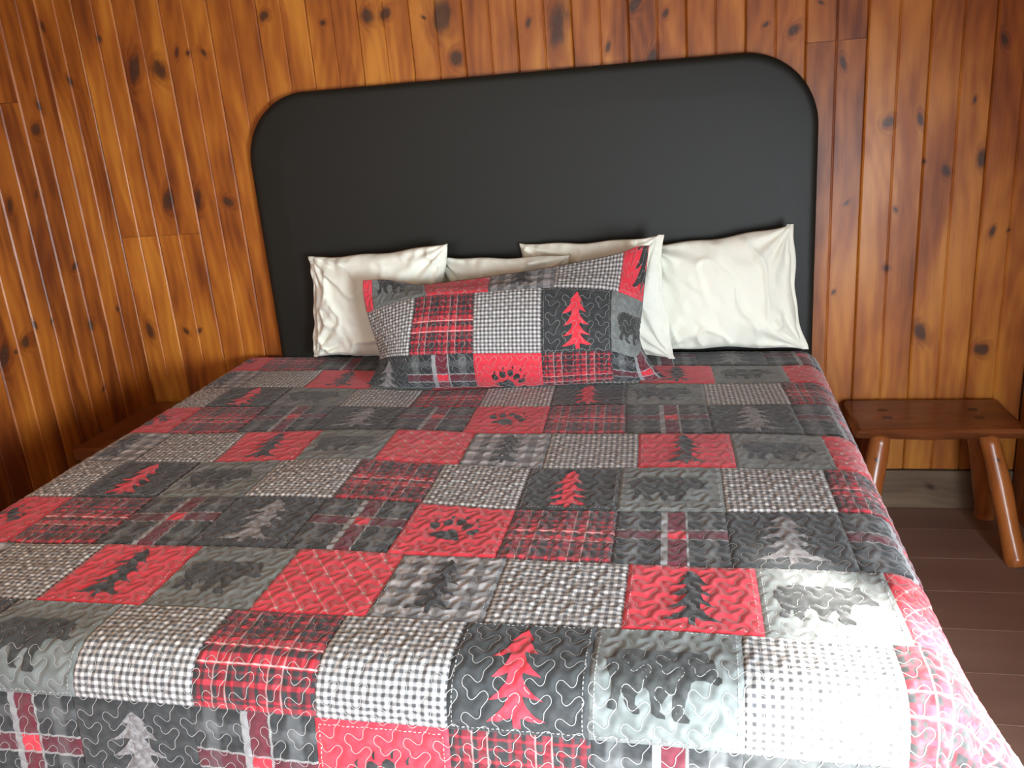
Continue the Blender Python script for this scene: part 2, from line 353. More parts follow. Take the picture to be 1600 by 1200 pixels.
def f_gingham(t, U, V, o):
    a = tri(U, 17.0, 0.5, 0.10); b = tri(V, 17.0, 0.5, 0.10)
    s = a + b
    c = t.mix(s, (0.055, 0.055, 0.058), (0.26, 0.255, 0.25))
    return t.mix(s - 1.0, c, (0.66, 0.64, 0.61))
def f_buffalo(t, U, V, o):
    a = tri(U, 5.0, 0.5, 0.03); b = tri(V, 5.0, 0.5, 0.03)
    s = a + b
    tw = ((U + V) * 120.0).fract().ss(0.3, 0.7) * 0.25
    c = t.mix(s, (0.10, 0.10, 0.105), (0.22, 0.22, 0.225))
    return t.mix(s - 1.0 - tw * 0.3, c, (0.46, 0.45, 0.46))
def stripes(t, x, items):   # items: (centre, halfwidth, value)
    r = None
    for c, h, v in items:
        k = x.band(c, h, 0.006) * v
        r = k if r is None else r.max(k)
    return r
def f_redplaid(t, U, V, o):
    it = [(0.06, 0.015, .8), (0.13, 0.03, 1.), (0.24, 0.03, 1.), (0.34, 0.012, .7), (0.44, 0.012, .8), (0.50, 0.025, 0.9), (0.585, 0.03, 1.), (0.70, 0.03, 1.), (0.80, 0.014, .8), (0.88, 0.012, .7), (0.95, 0.02, 0.8)]
    iv = [(0.05, 0.012, .8), (0.14, 0.012, .7), (0.25, 0.015, .9), (0.34, 0.02, .7), (0.44, 0.05, 1.), (0.60, 0.05, 1.), (0.70, 0.012, .6), (0.78, 0.02, .9), (0.90, 0.012, .6), (0.96, 0.025, 0.9)]
    a = stripes(t, U, it); b = stripes(t, V, iv)
    s = a * 0.5 + b * 0.5
    c = t.mix(s * 1.7, CHAR, (0.20, 0.012, 0.022))
    c = t.mix((a * b).ss(0.25, 0.9), c, RED)
    c = t.mix(b.ss(0.5, 1.0) * 0.35, c, (0.4, 0.02, 0.03))
    wl = (U.band(0.17, 0.006, 0.004)).max(U.band(0.28, 0.006, 0.004)).max(U.band(0.62, 0.006, 0.004)).max(U.band(0.735, 0.006, 0.004))
    wv = (V.band(0.47, 0.007, 0.004)).max(V.band(0.63, 0.007, 0.004))
    c = t.mix(wl * 0.6, c, (0.65, 0.35, 0.33))
    return t.mix(wv * 0.8, c, (0.75, 0.5, 0.48))
def f_darkplaid(t, U, V, o):
    gx = U.band(0.16, 0.055, 0.02).max(U.band(0.84, 0.055, 0.02)) * 0.5
    gy = V.band(0.17, 0.05, 0.02).max(V.band(0.80, 0.05, 0.02)) * 0.35
    tw = ((U - V) * 70.0).fract().ss(0.3, 0.55)
    c = t.mix((gx + gy) * 0.75, CHAR, (0.20, 0.21, 0.21))
    wine = U.band(0.55, 0.078, 0.004); c = t.mix(wine, c, WINE)
    hb = V.band(0.46, 0.075, 0.004); c = t.mix(hb * 0.8 * (1.0 - gx * 0.5), c, WINE)
    c = t.mix(wine * hb, c, RED)
    thick = U.band(0.441, 0.029, 0.003) * tw.lin(0, 1, 0.35, 1.0); c = t.mix(thick, c, (0.38, 0.38, 0.38))
    thin = U.band(0.642, 0.010, 0.003).max(V.band(0.375, 0.010, 0.003)).max(V.band(0.545, 0.010, 0.003)) * tw
    return t.mix(thin * 0.85, c, (0.55, 0.55, 0.54))
def f_lattice(t, U, V, o):
    a = ((U + V * 0.8) * 4.6).fract() - 0.5; b = ((U - V * 0.8) * 4.6).fract() - 0.5
    la = 1.0 - a.abs().ss(0.015, 0.045); lb = 1.0 - b.abs().ss(0.015, 0.045)
    nd = t.noise(o, 320.0, 1.0).ss(0.35, 0.6)
    star = 1.0 - (a * a + b * b).sqrt().ss(0.05, 0.11)
    c = t.mix((la.max(lb)) * nd.lin(0, 1, 0.35, 0.75), RED, (0.62, 0.36, 0.32))
    return t.mix(star, c, (0.60, 0.52, 0.44))
CM = {
 'gingham': cloth('gingham_print', f_gingham), 'buffalo': cloth('buffalo_check_print', f_buffalo),
 'redplaid': cloth('red_plaid_print', f_redplaid), 'darkplaid': cloth('dark_plaid_print', f_darkplaid),
 'lattice': cloth('red_lattice_print', f_lattice),
 'red': cloth('red_cloth', lambda t, U, V, o: t.mix(0.0, RED, RED)),
 'char': cloth('charcoal_cloth', lambda t, U, V, o: t.mix(t.noise(o, 90.0, 3.0) * 0.5, CHAR, (0.05, 0.055, 0.055))),
 'grey': cloth('grey_cloth', lambda t, U, V, o: t.mix(t.noise(o, 35.0, 3.0).ss(0.3, 0.7), (0.120, 0.138, 0.128), (0.185, 0.203, 0.195))),
 'black': cloth('black_print', lambda t, U, V, o: t.mix(0.0, (0.022, 0.022, 0.022), CHAR)),
 'bear': cloth('bear_print', lambda t, U, V, o: t.mix(t.noise(o, 70.0, 3.0).ss(0.35, 0.65), (0.022, 0.024, 0.022), (0.040, 0.042, 0.040))),
 'pale': cloth('grey_tree_print', lambda t, U, V, o: t.mix(t.noise(o, 120.0, 3.0).ss(0.35, 0.65), (0.15, 0.14, 0.14), (0.27, 0.26, 0.26))),
}
M_thread = plain('grey_white_thread', (0.42, 0.42, 0.40), 0.7, 0.3)
M_thread_dim = plain('dim_thread', (0.30, 0.30, 0.29), 0.7, 0.3)

# ------------------------------------------------------------------ room
YB, XL, XR, YF, HC = 2.997, -2.150, 1.062, -2.05, 2.40
SEAM0 = -2.0813          # first groove of the back wall; grooves every 9 cm, joints every 18 cm
BOARD_MESH = {}
def board_mesh(width, height):
    """tongue and groove board standing on z=0: front towards -y, V joint at both edges and a V groove down the middle"""
    key = (round(width, 4), round(height, 3))
    if key in BOARD_MESH: return BOARD_MESH[key]
    hw = width / 2 - 0.0006
    prof = [(-hw, 0.018), (-hw, 0.0042), (-hw + 0.0045, 0.0)]
    if width > 0.12: prof += [(-0.0042, 0.0), (-0.0006, 0.0035), (0.0006, 0.0035), (0.0042, 0.0)]
    prof += [(hw - 0.0045, 0.0), (hw, 0.0042), (hw, 0.018)]
    n = len(prof)
    vs = [(x, y, 0.0006) for x, y in prof] + [(x, y, height - 0.0006) for x, y in prof]
    fs = [(i, i + 1, n + i + 1, n + i) for i in range(n - 1)] + [(n - 1, 0, n, 2 * n - 1)]
    fs += [tuple(range(n - 1, -1, -1)), tuple(range(n, 2 * n))]
    me = mesh('board', vs, fs); me.materials.append(M_pine)
    BOARD_MESH[key] = me
    return me

random.seed(7)
def put_board(parent, cx, y, z0, z1, width, rz, knots, tone=None, depth=0.0):
    o = link('board', board_mesh(width, z1 - z0), parent)
    o.location = (cx, y, z0) if rz == 0 else (cx, y, z0)
    o.rotation_euler = (0, 0, rz)
    o['seed'] = random.uniform(0, 60.0)
    o['tone'] = random.random() if tone is None else tone
    ks = list(knots)[:5]
    while len(ks) < 5: ks.append((9.0, 9.0, 0.001))
    for i, k in enumerate(ks): o['k%d' % (i + 1)] = [float(a) for a in k]
    return o

def structure(name, me=None, mat=None):
    o = link(name, me, None, mat); o['kind'] = 'structure'; return o

wall_back = structure('wall_back', bm_mesh('wall_back', box_bm(XL - 0.1, XR + 0.1, YB + 0.018, YB + 0.10, 0, HC)), M_dark)
wall_left = structure('wall_left', bm_mesh('wall_left', box_bm(XL - 0.10, XL - 0.018, YF - 0.1, YB + 0.10, 0, HC)), M_dark)
BASE = 0.150
joints = {}   # board number -> height of a butt joint
xs = [XL] + [SEAM0 + 0.09 + 0.18 * k for k in range(-1, 20)]
xs = [x for x in xs if x < XR - 0.02] + [XR]
xs = sorted(set(round(x, 4) for x in xs))
def jz(c):
    if 0.33 < c < 0.52: return 1.574
    if -0.58 < c < -0.38: return 1.566
    if -2.15 < c < -1.90: return 1.095
    return None
tones_right = [0.55, 0.30, 0.75, 0.45, 0.6, 0.5, 0.65]
for i in range(len(xs) - 1):
    x0, x1 = xs[i], xs[i + 1]
    c = (x0 + x1) / 2
    kn = [(kx - c, kz, kr) for kx, kz, kr in [(p, q, r * (0.85 if p > 0.2 else 1.1)) for p, q, r in KNOTS_BACK] if x0 - 0.004 <= kx < x1 + 0.004]
    j = jz(c)
    tone = min(1.0, max(0.0, (0.30 + 0.45 * random.random()) if c < 0.3 else (0.48 + 0.28 * random.random())))
    segs = [(BASE, HC - 0.002)] if j is None else [(BASE, j), (j, HC - 0.002)]
    for z0, z1 in segs:
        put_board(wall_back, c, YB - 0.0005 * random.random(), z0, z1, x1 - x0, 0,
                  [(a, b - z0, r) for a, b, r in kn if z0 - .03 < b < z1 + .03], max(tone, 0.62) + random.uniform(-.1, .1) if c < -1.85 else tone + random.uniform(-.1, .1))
# left wall, boards run from the corner towards the camera
ys = [YB - 0.0985 + 0.0 - 0.09 - 0.18 * k for k in range(-1, 22)]
ys = [YB] + [y for y in ys if YB - 3.2 < y < YB - 0.02]
for i in range(len(ys) - 1):
    y1, y0 = ys[i], ys[i + 1]
    c = (y0 + y1) / 2
    # board local x axis points to -y of the world when turned by -90 degrees
    kn = [(-(ky - c) * -1.0, kz, kr) for ky, kz, kr in KNOTS_LEFT if y0 - 0.004 <= ky < y1 + 0.004]
    kn = [(a, b, r) for a, b, r in kn]
    j = 1.595 if y0 < 2.585 < y1 else None
    segs = [(0.0, HC - 0.002)] if j is None else [(0.0, j), (j, HC - 0.002)]
    tone = 0.60 + 0.40 * random.random()  # darker than the back wall: shade on this side put into the board colour
    for z0, z1 in segs:
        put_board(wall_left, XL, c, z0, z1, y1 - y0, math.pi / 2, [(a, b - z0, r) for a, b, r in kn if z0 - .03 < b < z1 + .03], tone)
# remaining run of the left wall beside and behind the camera
o = box('wainscot_panel', XL - 0.018, XL - 0.001, YF, ys[-1] - 0.002, 0, HC - 0.002, M_pine_plain, wall_left)

# baseboard of the back wall: raw plank under the ends of the boards
bb = structure('baseboard_back', bm_mesh('baseboard_back', box_bm(XL, XR - 0.002, YB - 0.004, YB + 0.016, 0.001, BASE - 0.006, 0.002)), M_raw)
bb['seed'] = 3.0; bb['tone'] = 0.45
bb['k1'] = [0.085, 0.80, 0.010]; bb['k2'] = [9.0, 9.0, 0.001]

# floor
floor = structure('floor', bm_mesh('floor', box_bm(XL - 0.1, XR + 0.1, YF - 0.1, YB + 0.1, -0.10, -0.022)), M_dark)
FY = [2.25 + 0.1955 * k for k in range(-22, 5)]
for k in range(len(FY) - 1):
    a, b = FY[k] + 0.0007, FY[k + 1] - 0.0007
    if b < YF or a > YB: continue
    a = max(a, YF); b = min(b, YB + 0.015)
    bm = box_bm(XL, XR, a, b, -0.022, 0.0, 0.0012)
    pl = link('floor_board', bm_mesh('floor_board', bm), floor, M_floor); pl['seed'] = random.uniform(0, 50)

# ceiling
ceiling = structure('ceiling', bm_mesh('ceiling', box_bm(XL - 0.1, XR + 0.1, YF - 0.1, YB + 0.1, HC, HC + 0.08)), M_cream)

# right wall with a window by the foot of the bed
def wall_with_window(name, axis, pos, out, a0, a1, w0, w1, z0, z1, wname):
    bm = bmesh.new()
    for (p0, p1, q0, q1) in [(a0, w0, 0, HC), (w1, a1, 0, HC), (w0, w1, 0, z0), (w0, w1, z1, HC)]:
        b2 = box_bm(*((pos, pos + out, p0, p1, q0, q1) if axis == 'x' else (p0, p1, pos, pos + out, q0, q1)) if out > 0 else
                    ((pos + out, pos, p0, p1, q0, q1) if axis == 'x' else (p0, p1, pos + out, pos, q0, q1)))
        m2 = bpy.data.meshes.new('tmp'); b2.to_mesh(m2); b2.free(); bm.from_mesh(m2); bpy.data.meshes.remove(m2)
    wl = structure(name, bm_mesh(name, bm), M_pine_plain); wl['seed'] = 5.0; wl['tone'] = 0.5
    win = structure(wname, None)
    s = 1 if out > 0 else -1
    def bar(n, p0, p1, q0, q1, d0, d1, m):
        lo, hi = sorted((pos + s * d0, pos + s * d1))
        return box(n, *((lo, hi, p0, p1, q0, q1) if axis == 'x' else (p0, p1, lo, hi, q0, q1)), m, win)
    bar('frame_side', w0, w0 + .05, z0, z1, .02, .07, M_pine_plain); bar('frame_side', w1 - .05, w1, z0, z1, .02, .07, M_pine_plain)
    bar('frame_rail', w0 + .05, w1 - .05, z0, z0 + .05, .02, .07, M_pine_plain); bar('frame_rail', w0 + .05, w1 - .05, z1 - .05, z1, .02, .07, M_pine_plain)
    bar('pane', w0 + .05, w1 - .05, z0 + .05, z1 - .05, .042, .048, M_glass)
    return wl
wall_right = wall_with_window('wall_right', 'x', XR + 0.018, 0.10, YF, YB + 0.1, -0.45, 0.64, 0.25, 1.66, 'window_1')
wall_front = wall_with_window('wall_front', 'y', YF, -0.10, XL, XR, -1.8, -0.1, 0.75, 1.95, 'fill_window')  # unseen wall; its window is added as an opening for the rear fill
for k in range(8):     # boards of the right wall next to the back corner
    y1 = YB - 0.18 * k; y0 = y1 - 0.18
    put_board(wall_right, XR, (y0 + y1) / 2, 0.0, HC - 0.002, 0.18, -math.pi / 2, [], 0.8)

# ------------------------------------------------------------------ headboard
def rounded_outline(x0, x1, z0, z1, r, n=18):
    pts = [(x0, z0)]
    for k in range(n + 1):
        a = math.pi - k * math.pi / 2 / n
        pts.append((x0 + r + r * math.cos(a), z1 - r + r * math.sin(a)))
    for k in range(n + 1):
        a = math.pi / 2 - k * math.pi / 2 / n
        pts.append((x1 - r + r * math.cos(a), z1 - r + r * math.sin(a)))
    pts.append((x1, z0))
    return pts
hb = thing('headboard', 'tall black padded vinyl headboard with rounded top corners against the pine wall', 'headboard', (-0.575, 2.99, 0.0))
def headboard_mesh():
    x0, x1, z1, R = -0.968, 0.964, 1.562, 0.235
    layers = []
    rr = 0.030
    for k in range(7):
        a = k / 6 * math.pi / 2
        ins = rr * (1 - math.sin(a)); y = -0.018 - rr * 0.9 * (1 - math.cos(a)) - 0.0
        layers.append((rr - rr * math.cos(a), -0.030 - rr * math.sin(a) * 0.85))
    vs = []; rows = []
    # back rim, side, rounded edge, then slightly domed face
    prof = [(0.004, 0.0), (0.0, -0.006), (0.0, -0.024)] + [(rr - rr * math.cos(k / 6 * math.pi / 2), -0.024 - 0.018 * math.sin(k / 6 * math.pi / 2)) for k in range(1, 7)] + [(0.06, -0.0435), (0.12, -0.046)]
    for ins, y in prof:
        pts = rounded_outline(x0 + ins, x1 - ins, 0.35, z1 - ins, R - ins * 0.9)
        rows.append([len(vs) + i for i in range(len(pts))]); vs += [(px, y, pz) for px, pz in pts]
    fs = []
    n = len(rows[0])
    for a, b in zip(rows[:-1], rows[1:]):
        for i in range(n - 1): fs.append((a[i], a[i + 1], b[i + 1], b[i]))
    fs.append(tuple(rows[-1][::-1])); fs.append(tuple(rows[0]))
    return mesh('cover', vs, fs, smooth=True)
hc = link('vinyl_cover', headboard_mesh(), hb, M_vinyl)
md = hc.modifiers.new('e', 'EDGE_SPLIT'); md.split_angle = math.radians(40)
for sx in (-0.75, 0.75):
    box('mounting_post', sx - 0.04, sx + 0.04, -0.03, -0.004, 0.002, 0.35, M_metal, hb)

# ------------------------------------------------------------------ bed under the quilt
BX0, BX1, BY0, BY1 = -1.655, 0.345, 1.175, 2.935
bed = thing('bed', 'wide bed with mattress and box base, hidden below the patchwork quilt', 'bed', ((BX0 + BX1) / 2, (BY0 + BY1) / 2, 0))
hwx, hwy = (BX1 - BX0) / 2, (BY1 - BY0) / 2
box('mattress', -hwx, hwx, -hwy, hwy, 0.36, 0.598, M_tick, bed, 0.05, 4)
box('box_base', -hwx + .01, hwx - .01, -hwy + .01, hwy - .01, 0.16, 0.355, M_tick, bed, 0.02, 2)
box('bed_frame', -hwx + .02, hwx - .02, -hwy + .02, hwy - .02, 0.12, 0.158, M_metal, bed)
for sx in (-1, 1):
    for sy in (-1, 1): box('leg', sx * (hwx - .08) - .025, sx * (hwx - .08) + .025, sy * (hwy - .08) - .025, sy * (hwy - .08) + .025, 0.001, 0.12, M_metal, bed)

# ------------------------------------------------------------------ patchwork engine
W1 = [0.2259, 0.2136, 0.2327, 0.2291, 0.2228]; W2 = [0.2201, 0.2209, 0.2222, 0.2297, 0.2273]
OFF2, OFF3 = -0.0289, 0.1878
W3 = [sum(W1) / 5] * 5
KIND = {1: ['lattice', 'btree', 'gingham', 'rtree', 'bear'],
        2: ['redplaid', 'gingham', 'ctree', 'bear', 'gingham'],
        3: ['paw', 'redplaid', 'darkplaid', 'gtree', 'darkplaid']}
def seam(t, k):
    d, o = ((W1, 0.0), (W2, OFF2), (W3, OFF3))[t - 1]
    q, r = divmod(k, 5)
    return o + q * sum(d) + sum(d[:r])
ROWH = [0.2013, 0.1963, 0.2126, 0.2178, 0.2236, 0.2293, 0.2203, 0.2203]   # rows H..A
ROWT = [1, 2, 3, 1, 2, 3, 1, 2]
RBA = np.array(RB)
PP = (-0.3172, 2.1529, -0.0184, -0.0579, -0.0265, -0.0140, -0.0055, 0.0027)

def flat_xy(pu, pv):
    x = pu - 0.5; y = pv
    X = x + PP[3] * y + PP[4] * y * y + PP[5] * x * y
    Y = y + PP[6] * x * x + PP[7] * x * y
    c, s = math.cos(PP[2]), math.sin(PP[2])
    wx = PP[0] + c * X - s * Y; wy = PP[1] + s * X + c * Y
    d2 = (pu[..., None] - RBA[:, 0]) ** 2 + (pv[..., None] - RBA[:, 1]) ** 2
    K = np.exp(-d2 / (2 * 0.28 ** 2))
    return wx + K @ RBA[:, 2], wy + K @ RBA[:, 3]

R_ED = 0.075
ZT = 0.620
EX0, EX1, EY0 = -1.712 + R_ED, 0.405 - R_ED, 1.105 + R_ED
def smooth_noise(x, y, s):
    return (np.sin(x * 3.1 * s + 1.3) * np.cos(y * 2.7 * s + .4) + 0.6 * np.sin((x * 1.7 + y * 4.3) * s + 2.) + 0.4 * np.sin((x * 6.1 - y * 3.9) * s + .7)) / 2.0
def drape(X, Y):
    a = np.maximum(np.maximum(X - EX1, EX0 - X), 0.0)
    b = np.maximum(EY0 - Y, 0.0)
    s = np.hypot(a, b) + 1e-9
    sx = np.where(X > EX1, 1.0, -1.0)
    ux = a / s * sx; uy = -b / s
    r = R_ED
    corner = (2 * (a / s) * (b / s)) ** 2 * (s > 1e-6)
    th = np.arctan2(b, a)
    # corners keep more radius: the spare cloth flares out
    side = (a > b) * np.clip((1.75 - Y) / 0.55, 0, 1) ** 1.3
    tilt = 0.07 + 0.42 * corner + 0.50 * side * (1 - corner)
    arc = r * math.pi / 2 - r * tilt
    ang = np.minimum(s / r, math.pi / 2 - tilt)
    hor = r * np.sin(ang); drop = r * (1 - np.cos(ang))
    rest = np.maximum(s - r * (math.pi / 2 - tilt), 0)
    hor = hor + rest * np.sin(tilt); drop = drop + rest * np.cos(tilt)
    t = np.where(b < 1e-6, Y * 1.0, np.where(a < 1e-6, X * 1.0, 0))
    fold = np.sin(t * 9.0 + 1.0) * 0.5 + np.sin(t * 17.0 + 0.3) * 0.3
    cf = np.sin((th - 0.25) * 10.0) * corner
    k = np.clip(rest / 0.35, 0, 1)
    hor = hor + k * (0.020 * fold * (1 - corner) + 0.07 * cf)
    bx = np.clip(X, EX0, EX1); by = np.maximum(Y, EY0)
    z = ZT - drop
    top = np.exp(-(s / 0.05) ** 2)
    z = z + 0.0035 * smooth_noise(X, Y, 2.3) * top + 0.0015 * smooth_noise(X, Y, 7.0)
    z = np.maximum(z, 0.02 + 0.004 * np.abs(fold))
    return np.stack([bx + ux * hor, by + uy * hor, z], -1)

# meandering quilting line: one period of one column, repeated
PX, PY = 0.0495, 0.0580
MEAN = [(0, 0), (5, 45), (40, 75), (80, 50), (118, 5), (158, -10), (188, 20), (188, 62), (160, 105), (130, 150), (125, 200), (112, 243), (80, 260),
        (45, 235), (2, 200), (-35, 205), (-56, 250), (-47, 297), (-14, 325), (0, 345)]
def meander():
    P = np.array([(x / 280 * PX, y / 345 * PY) for x, y in MEAN])
    n = len(P) - 1
    per = np.array([0, PY])
    ext = np.vstack([P[-2] - per, P, P[1] + per])
    out = []
    for i in range(n):
        p0, p1, p2, p3 = ext[i], ext[i + 1], ext[i + 2], ext[i + 3]
        for tt in (0, 1 / 3, 2 / 3):
            out.append(0.5 * ((2 * p1) + (-p0 + p2) * tt + (2 * p0 - 5 * p1 + 4 * p2 - p3) * tt ** 2 + (-p0 + 3 * p1 - 3 * p2 + p3) * tt ** 3))
    return np.array(out)
MP = meander()
TN = 64
gx, gy = np.meshgrid((np.arange(TN) + .5) / TN * PX, (np.arange(TN) + .5) / TN * PY)
DT = np.full((TN, TN), 1.0)
for ox in (-1, 0, 1):
    for oy in (-1, 0, 1):
        for q in MP:
            DT = np.minimum(DT, np.hypot(gx - q[0] - ox * PX, gy - q[1] - oy * PY))
def stitch_dist(pu, pd):
    fx = (pu / PX) % 1.0 * TN - 0.5; fy = (pd / PY) % 1.0 * TN - 0.5
    x0 = np.floor(fx).astype(int); y0 = np.floor(fy).astype(int)
    ax = fx - x0; ay = fy - y0
    g = lambda i, j: DT[j % TN, i % TN]
    return (g(x0, y0) * (1 - ax) + g(x0 + 1, y0) * ax) * (1 - ay) + (g(x0, y0 + 1) * (1 - ax) + g(x0 + 1, y0 + 1) * ax) * ay
def puff(pu, pv):
    d = stitch_dist(pu, -pv)
    return 0.0034 * (1 - np.exp(-(d / 0.0065) ** 2))

class Surf:
    """maps cloth coordinates to space, with a quilted relief and an offset along the normal"""
    def __init__(s, base, flip=1.0): s.base = base; s.flip = flip
    def at(s, pu, pv, off=0.0, relief=None):
        e = 0.0008
        p = s.base(pu, pv)
        du = s.base(pu + e, pv) - s.base(pu - e, pv); dv = s.base(pu, pv + e) - s.base(pu, pv - e)
        n = np.cross(du, dv); n /= (np.linalg.norm(n, axis=-1, keepdims=True) + 1e-12)
        h = puff(pu, pv) if relief is None else relief
        return p + n * s.flip * (h + off)[..., None]

# ---- printed shapes, cut along the patch grid once per resolution
PAW_SHAPES = [PAD_SHAPE]
for (cx, cy), ang in zip(TOES_SHAPE, (-15, -5, 5, 25, 35)):
    a = math.radians(ang)
    PAW_SHAPES.append([(cx + 0.050 * math.cos(q) * math.cos(a) - 0.072 * math.sin(q) * math.sin(a),
                        cy + 0.050 * math.cos(q) * math.sin(a) + 0.072 * math.sin(q) * math.cos(a)) for q in [k * math.pi / 5 for k in range(10)]])
for (cx, cy) in CLAWS_SHAPE:
    PAW_SHAPES.append([(cx - 0.006, cy + 0.035), (cx - 0.014, cy + 0.0), (cx + 0.018, cy - 0.045), (cx + 0.012, cy - 0.005), (cx + 0.010, cy + 0.035)])
def feather(shape):   # wider, thinner branches for the grey tree
    return [(0.5 + (x - 0.495) * 1.35, y) for x, y in shape]
SHAPES = {'rtree': [BLK_SHAPE], 'btree': [BLK_SHAPE], 'ctree': [RED_SHAPE], 'gtree': [feather(BLK_SHAPE)], 'bear': [BEAR_SHAPE], 'paw': PAW_SHAPES}
CUT = {}
def cut_shape(kind, n):
    if (kind, n) in CUT: return CUT[(kind, n)]
    bm = bmesh.new()
    for sh in SHAPES[kind]:
        vs = [bm.verts.new((x, y, 0)) for x, y in sh]
        bm.faces.new(vs)
    bm.normal_update()
    bmesh.ops.triangulate(bm, faces=bm.faces[:], ngon_method='EAR_CLIP')
    lo = [min(v.co[i] for v in bm.verts) for i in (0, 1)]; hi = [max(v.co[i] for v in bm.verts) for i in (0, 1)]
    for ax, no in ((0, (1, 0, 0)), (1, (0, 1, 0))):
        for k in range(n + 1):
            c = k / n
            if lo[ax] < c < hi[ax]:
                co = [0, 0, 0]; co[ax] = c
                bmesh.ops.bisect_plane(bm, geom=bm.verts[:] + bm.edges[:] + bm.faces[:], plane_co=co, plane_no=no, dist=1e-5)
    for f in bm.faces:
        if f.normal.z < 0: f.normal_flip()
    bm.verts.index_update()
    V = np.array([(v.co.x, v.co.y) for v in bm.verts]); F = [tuple(v.index for v in f.verts) for f in bm.faces]
    bm.free()
    CUT[(kind, n)] = (V, F)
    return V, F
GROUND = {'lattice': 'lattice', 'btree': 'buffalo', 'gingham': 'gingham', 'rtree': 'red', 'bear': 'grey', 'redplaid': 'redplaid', 'ctree': 'char', 'paw': 'red', 'darkplaid': 'darkplaid', 'gtree': 'char'}
PRINT = {'btree': ('tree_print', 'black'), 'rtree': ('tree_print', 'black'), 'ctree': ('tree_print', 'red'), 'gtree': ('tree_print', 'pale'), 'bear': ('bear_print', 'bear'), 'paw': ('paw_print', 'black')}
PLABEL = {'bear': 'grey patch with a dark bear', 'rtree': 'red patch with a black pine tree', 'ctree': 'charcoal patch with a red pine tree',
          'gtree': 'charcoal patch with a grey pine tree', 'btree': 'grey check patch with a black pine tree', 'paw': 'red patch with a black bear paw print',
          'gingham': 'small grey and white gingham patch', 'redplaid': 'red and black plaid patch', 'darkplaid': 'dark plaid patch with a wine red band', 'lattice': 'red patch with pale lattice'}

def make_patch(root, S, kind, u0, u1, v0, v1, n, clip=None, dashes=None, edge=0.003):
    """u0..u1 left to right, v0 (head side) down to v1 (foot side). clip=(umin,umax,vmin,vmax) trims to the cloth"""
    a0, a1, b0, b1 = u0, u1, v1, v0
    if clip: a0, a1 = max(a0, clip[0]), min(a1, clip[1]); b0, b1 = max(b0, clip[2]), min(b1, clip[3])
    if a1 - a0 < 0.006 or b1 - b0 < 0.006: return None
    nu = max(2, int(round(n * (a1 - a0) / 0.222))); nv = max(2, int(round(n * (b1 - b0) / 0.222)))
    U = np.linspace(a0, a1, nu + 1); V = np.linspace(b1, b0, nv + 1)
    pu, pv = np.meshgrid(U, V)
    m = np.minimum(np.minimum(pu - a0, a1 - pu), np.minimum(pv - b0, b1 - pv))
    h = puff(pu, pv) * np.clip(m / 0.006, 0, 1) - 0.0012 * (m < 1e-6)
    P = S.at(pu, pv, np.zeros_like(pu), h)
    uv = np.stack([(pu - u0) / (u1 - u0), (v0 - pv) / (v0 - v1)], -1)
    o = link('patch', fast_grid('patch', P, uv), root, CM[GROUND[kind]])
    o['label'] = PLABEL[kind]
    if kind in PRINT:
        q, F = cut_shape(kind, 48 if n > 44 else 24)
        su = u0 + q[:, 0] * (u1 - u0); sv = v0 - q[:, 1] * (v0 - v1)
        ok = (su >= a0 + .001) & (su <= a1 - .001) & (sv >= b0 + .001) & (sv <= b1 - .001)
        if ok.any():
            F2 = [f for f in F if all(ok[i] for i in f)]
            if len(F2) > 3:
                used = sorted(set(i for f in F2 for i in f)); mp = {k: i for i, k in enumerate(used)}
                F2 = [tuple(mp[i] for i in f) for f in F2]
                su, sv = su[used], sv[used]
                mm = np.minimum(np.minimum(su - a0, a1 - su), np.minimum(sv - b0, b1 - sv))
                Q = S.at(su, sv, np.full_like(su, 0.0007), puff(su, sv) * np.clip(mm / 0.006, 0, 1))
                nm, mt = PRINT[kind]
                if S.flip < 0: F2 = [f[::-1] for f in F2]
                link(nm, mesh(nm, Q, F2, smooth=True, uv=q[used]), o, CM[mt])
    if dashes is not None and kind in ('rtree', 'ctree', 'bear', 'paw', 'btree'):
        i = 0.0085
        for (x0, y0, x1, y1) in ((a0 + i, b0 + i, a1 - i, b0 + i), (a0 + i, b1 - i, a1 - i, b1 - i), (a0 + i, b0 + i, a0 + i, b1 - i), (a1 - i, b0 + i, a1 - i, b1 - i)):
            L = math.hypot(x1 - x0, y1 - y0); k = int(L / 0.0078)
            for j in range(k):
                t0 = j / k; t1 = t0 + 0.55 / k
                dashes.append((x0 + (x1 - x0) * t0, y0 + (y1 - y0) * t0, x0 + (x1 - x0) * t1, y0 + (y1 - y0) * t1))
    return o

def ribbons(name, root, S, segs, width, off, mat):
    """segs: list of polylines in cloth coordinates"""
    A = []; F = []; n0 = 0
    pts = []; nor = []
    for pl in segs:
        pl = np.asarray(pl); d = np.gradient(pl, axis=0); L = np.hypot(d[:, 0], d[:, 1])[:, None] + 1e-12
        nr = np.stack([-d[:, 1], d[:, 0]], -1) / L
        pts.append(pl + nr * width / 2); pts.append(pl - nr * width / 2)
        m = len(pl)
        F += [(n0 + i, n0 + i + 1, n0 + m + i + 1, n0 + m + i) for i in range(m - 1)]
        n0 += 2 * m
    pts = np.concatenate(pts)
    Q = S.at(pts[:, 0], pts[:, 1], np.full(len(pts), off))
    o = link(name, mesh(name, Q, F), root, mat)
    o['kind'] = 'stuff'
    return o

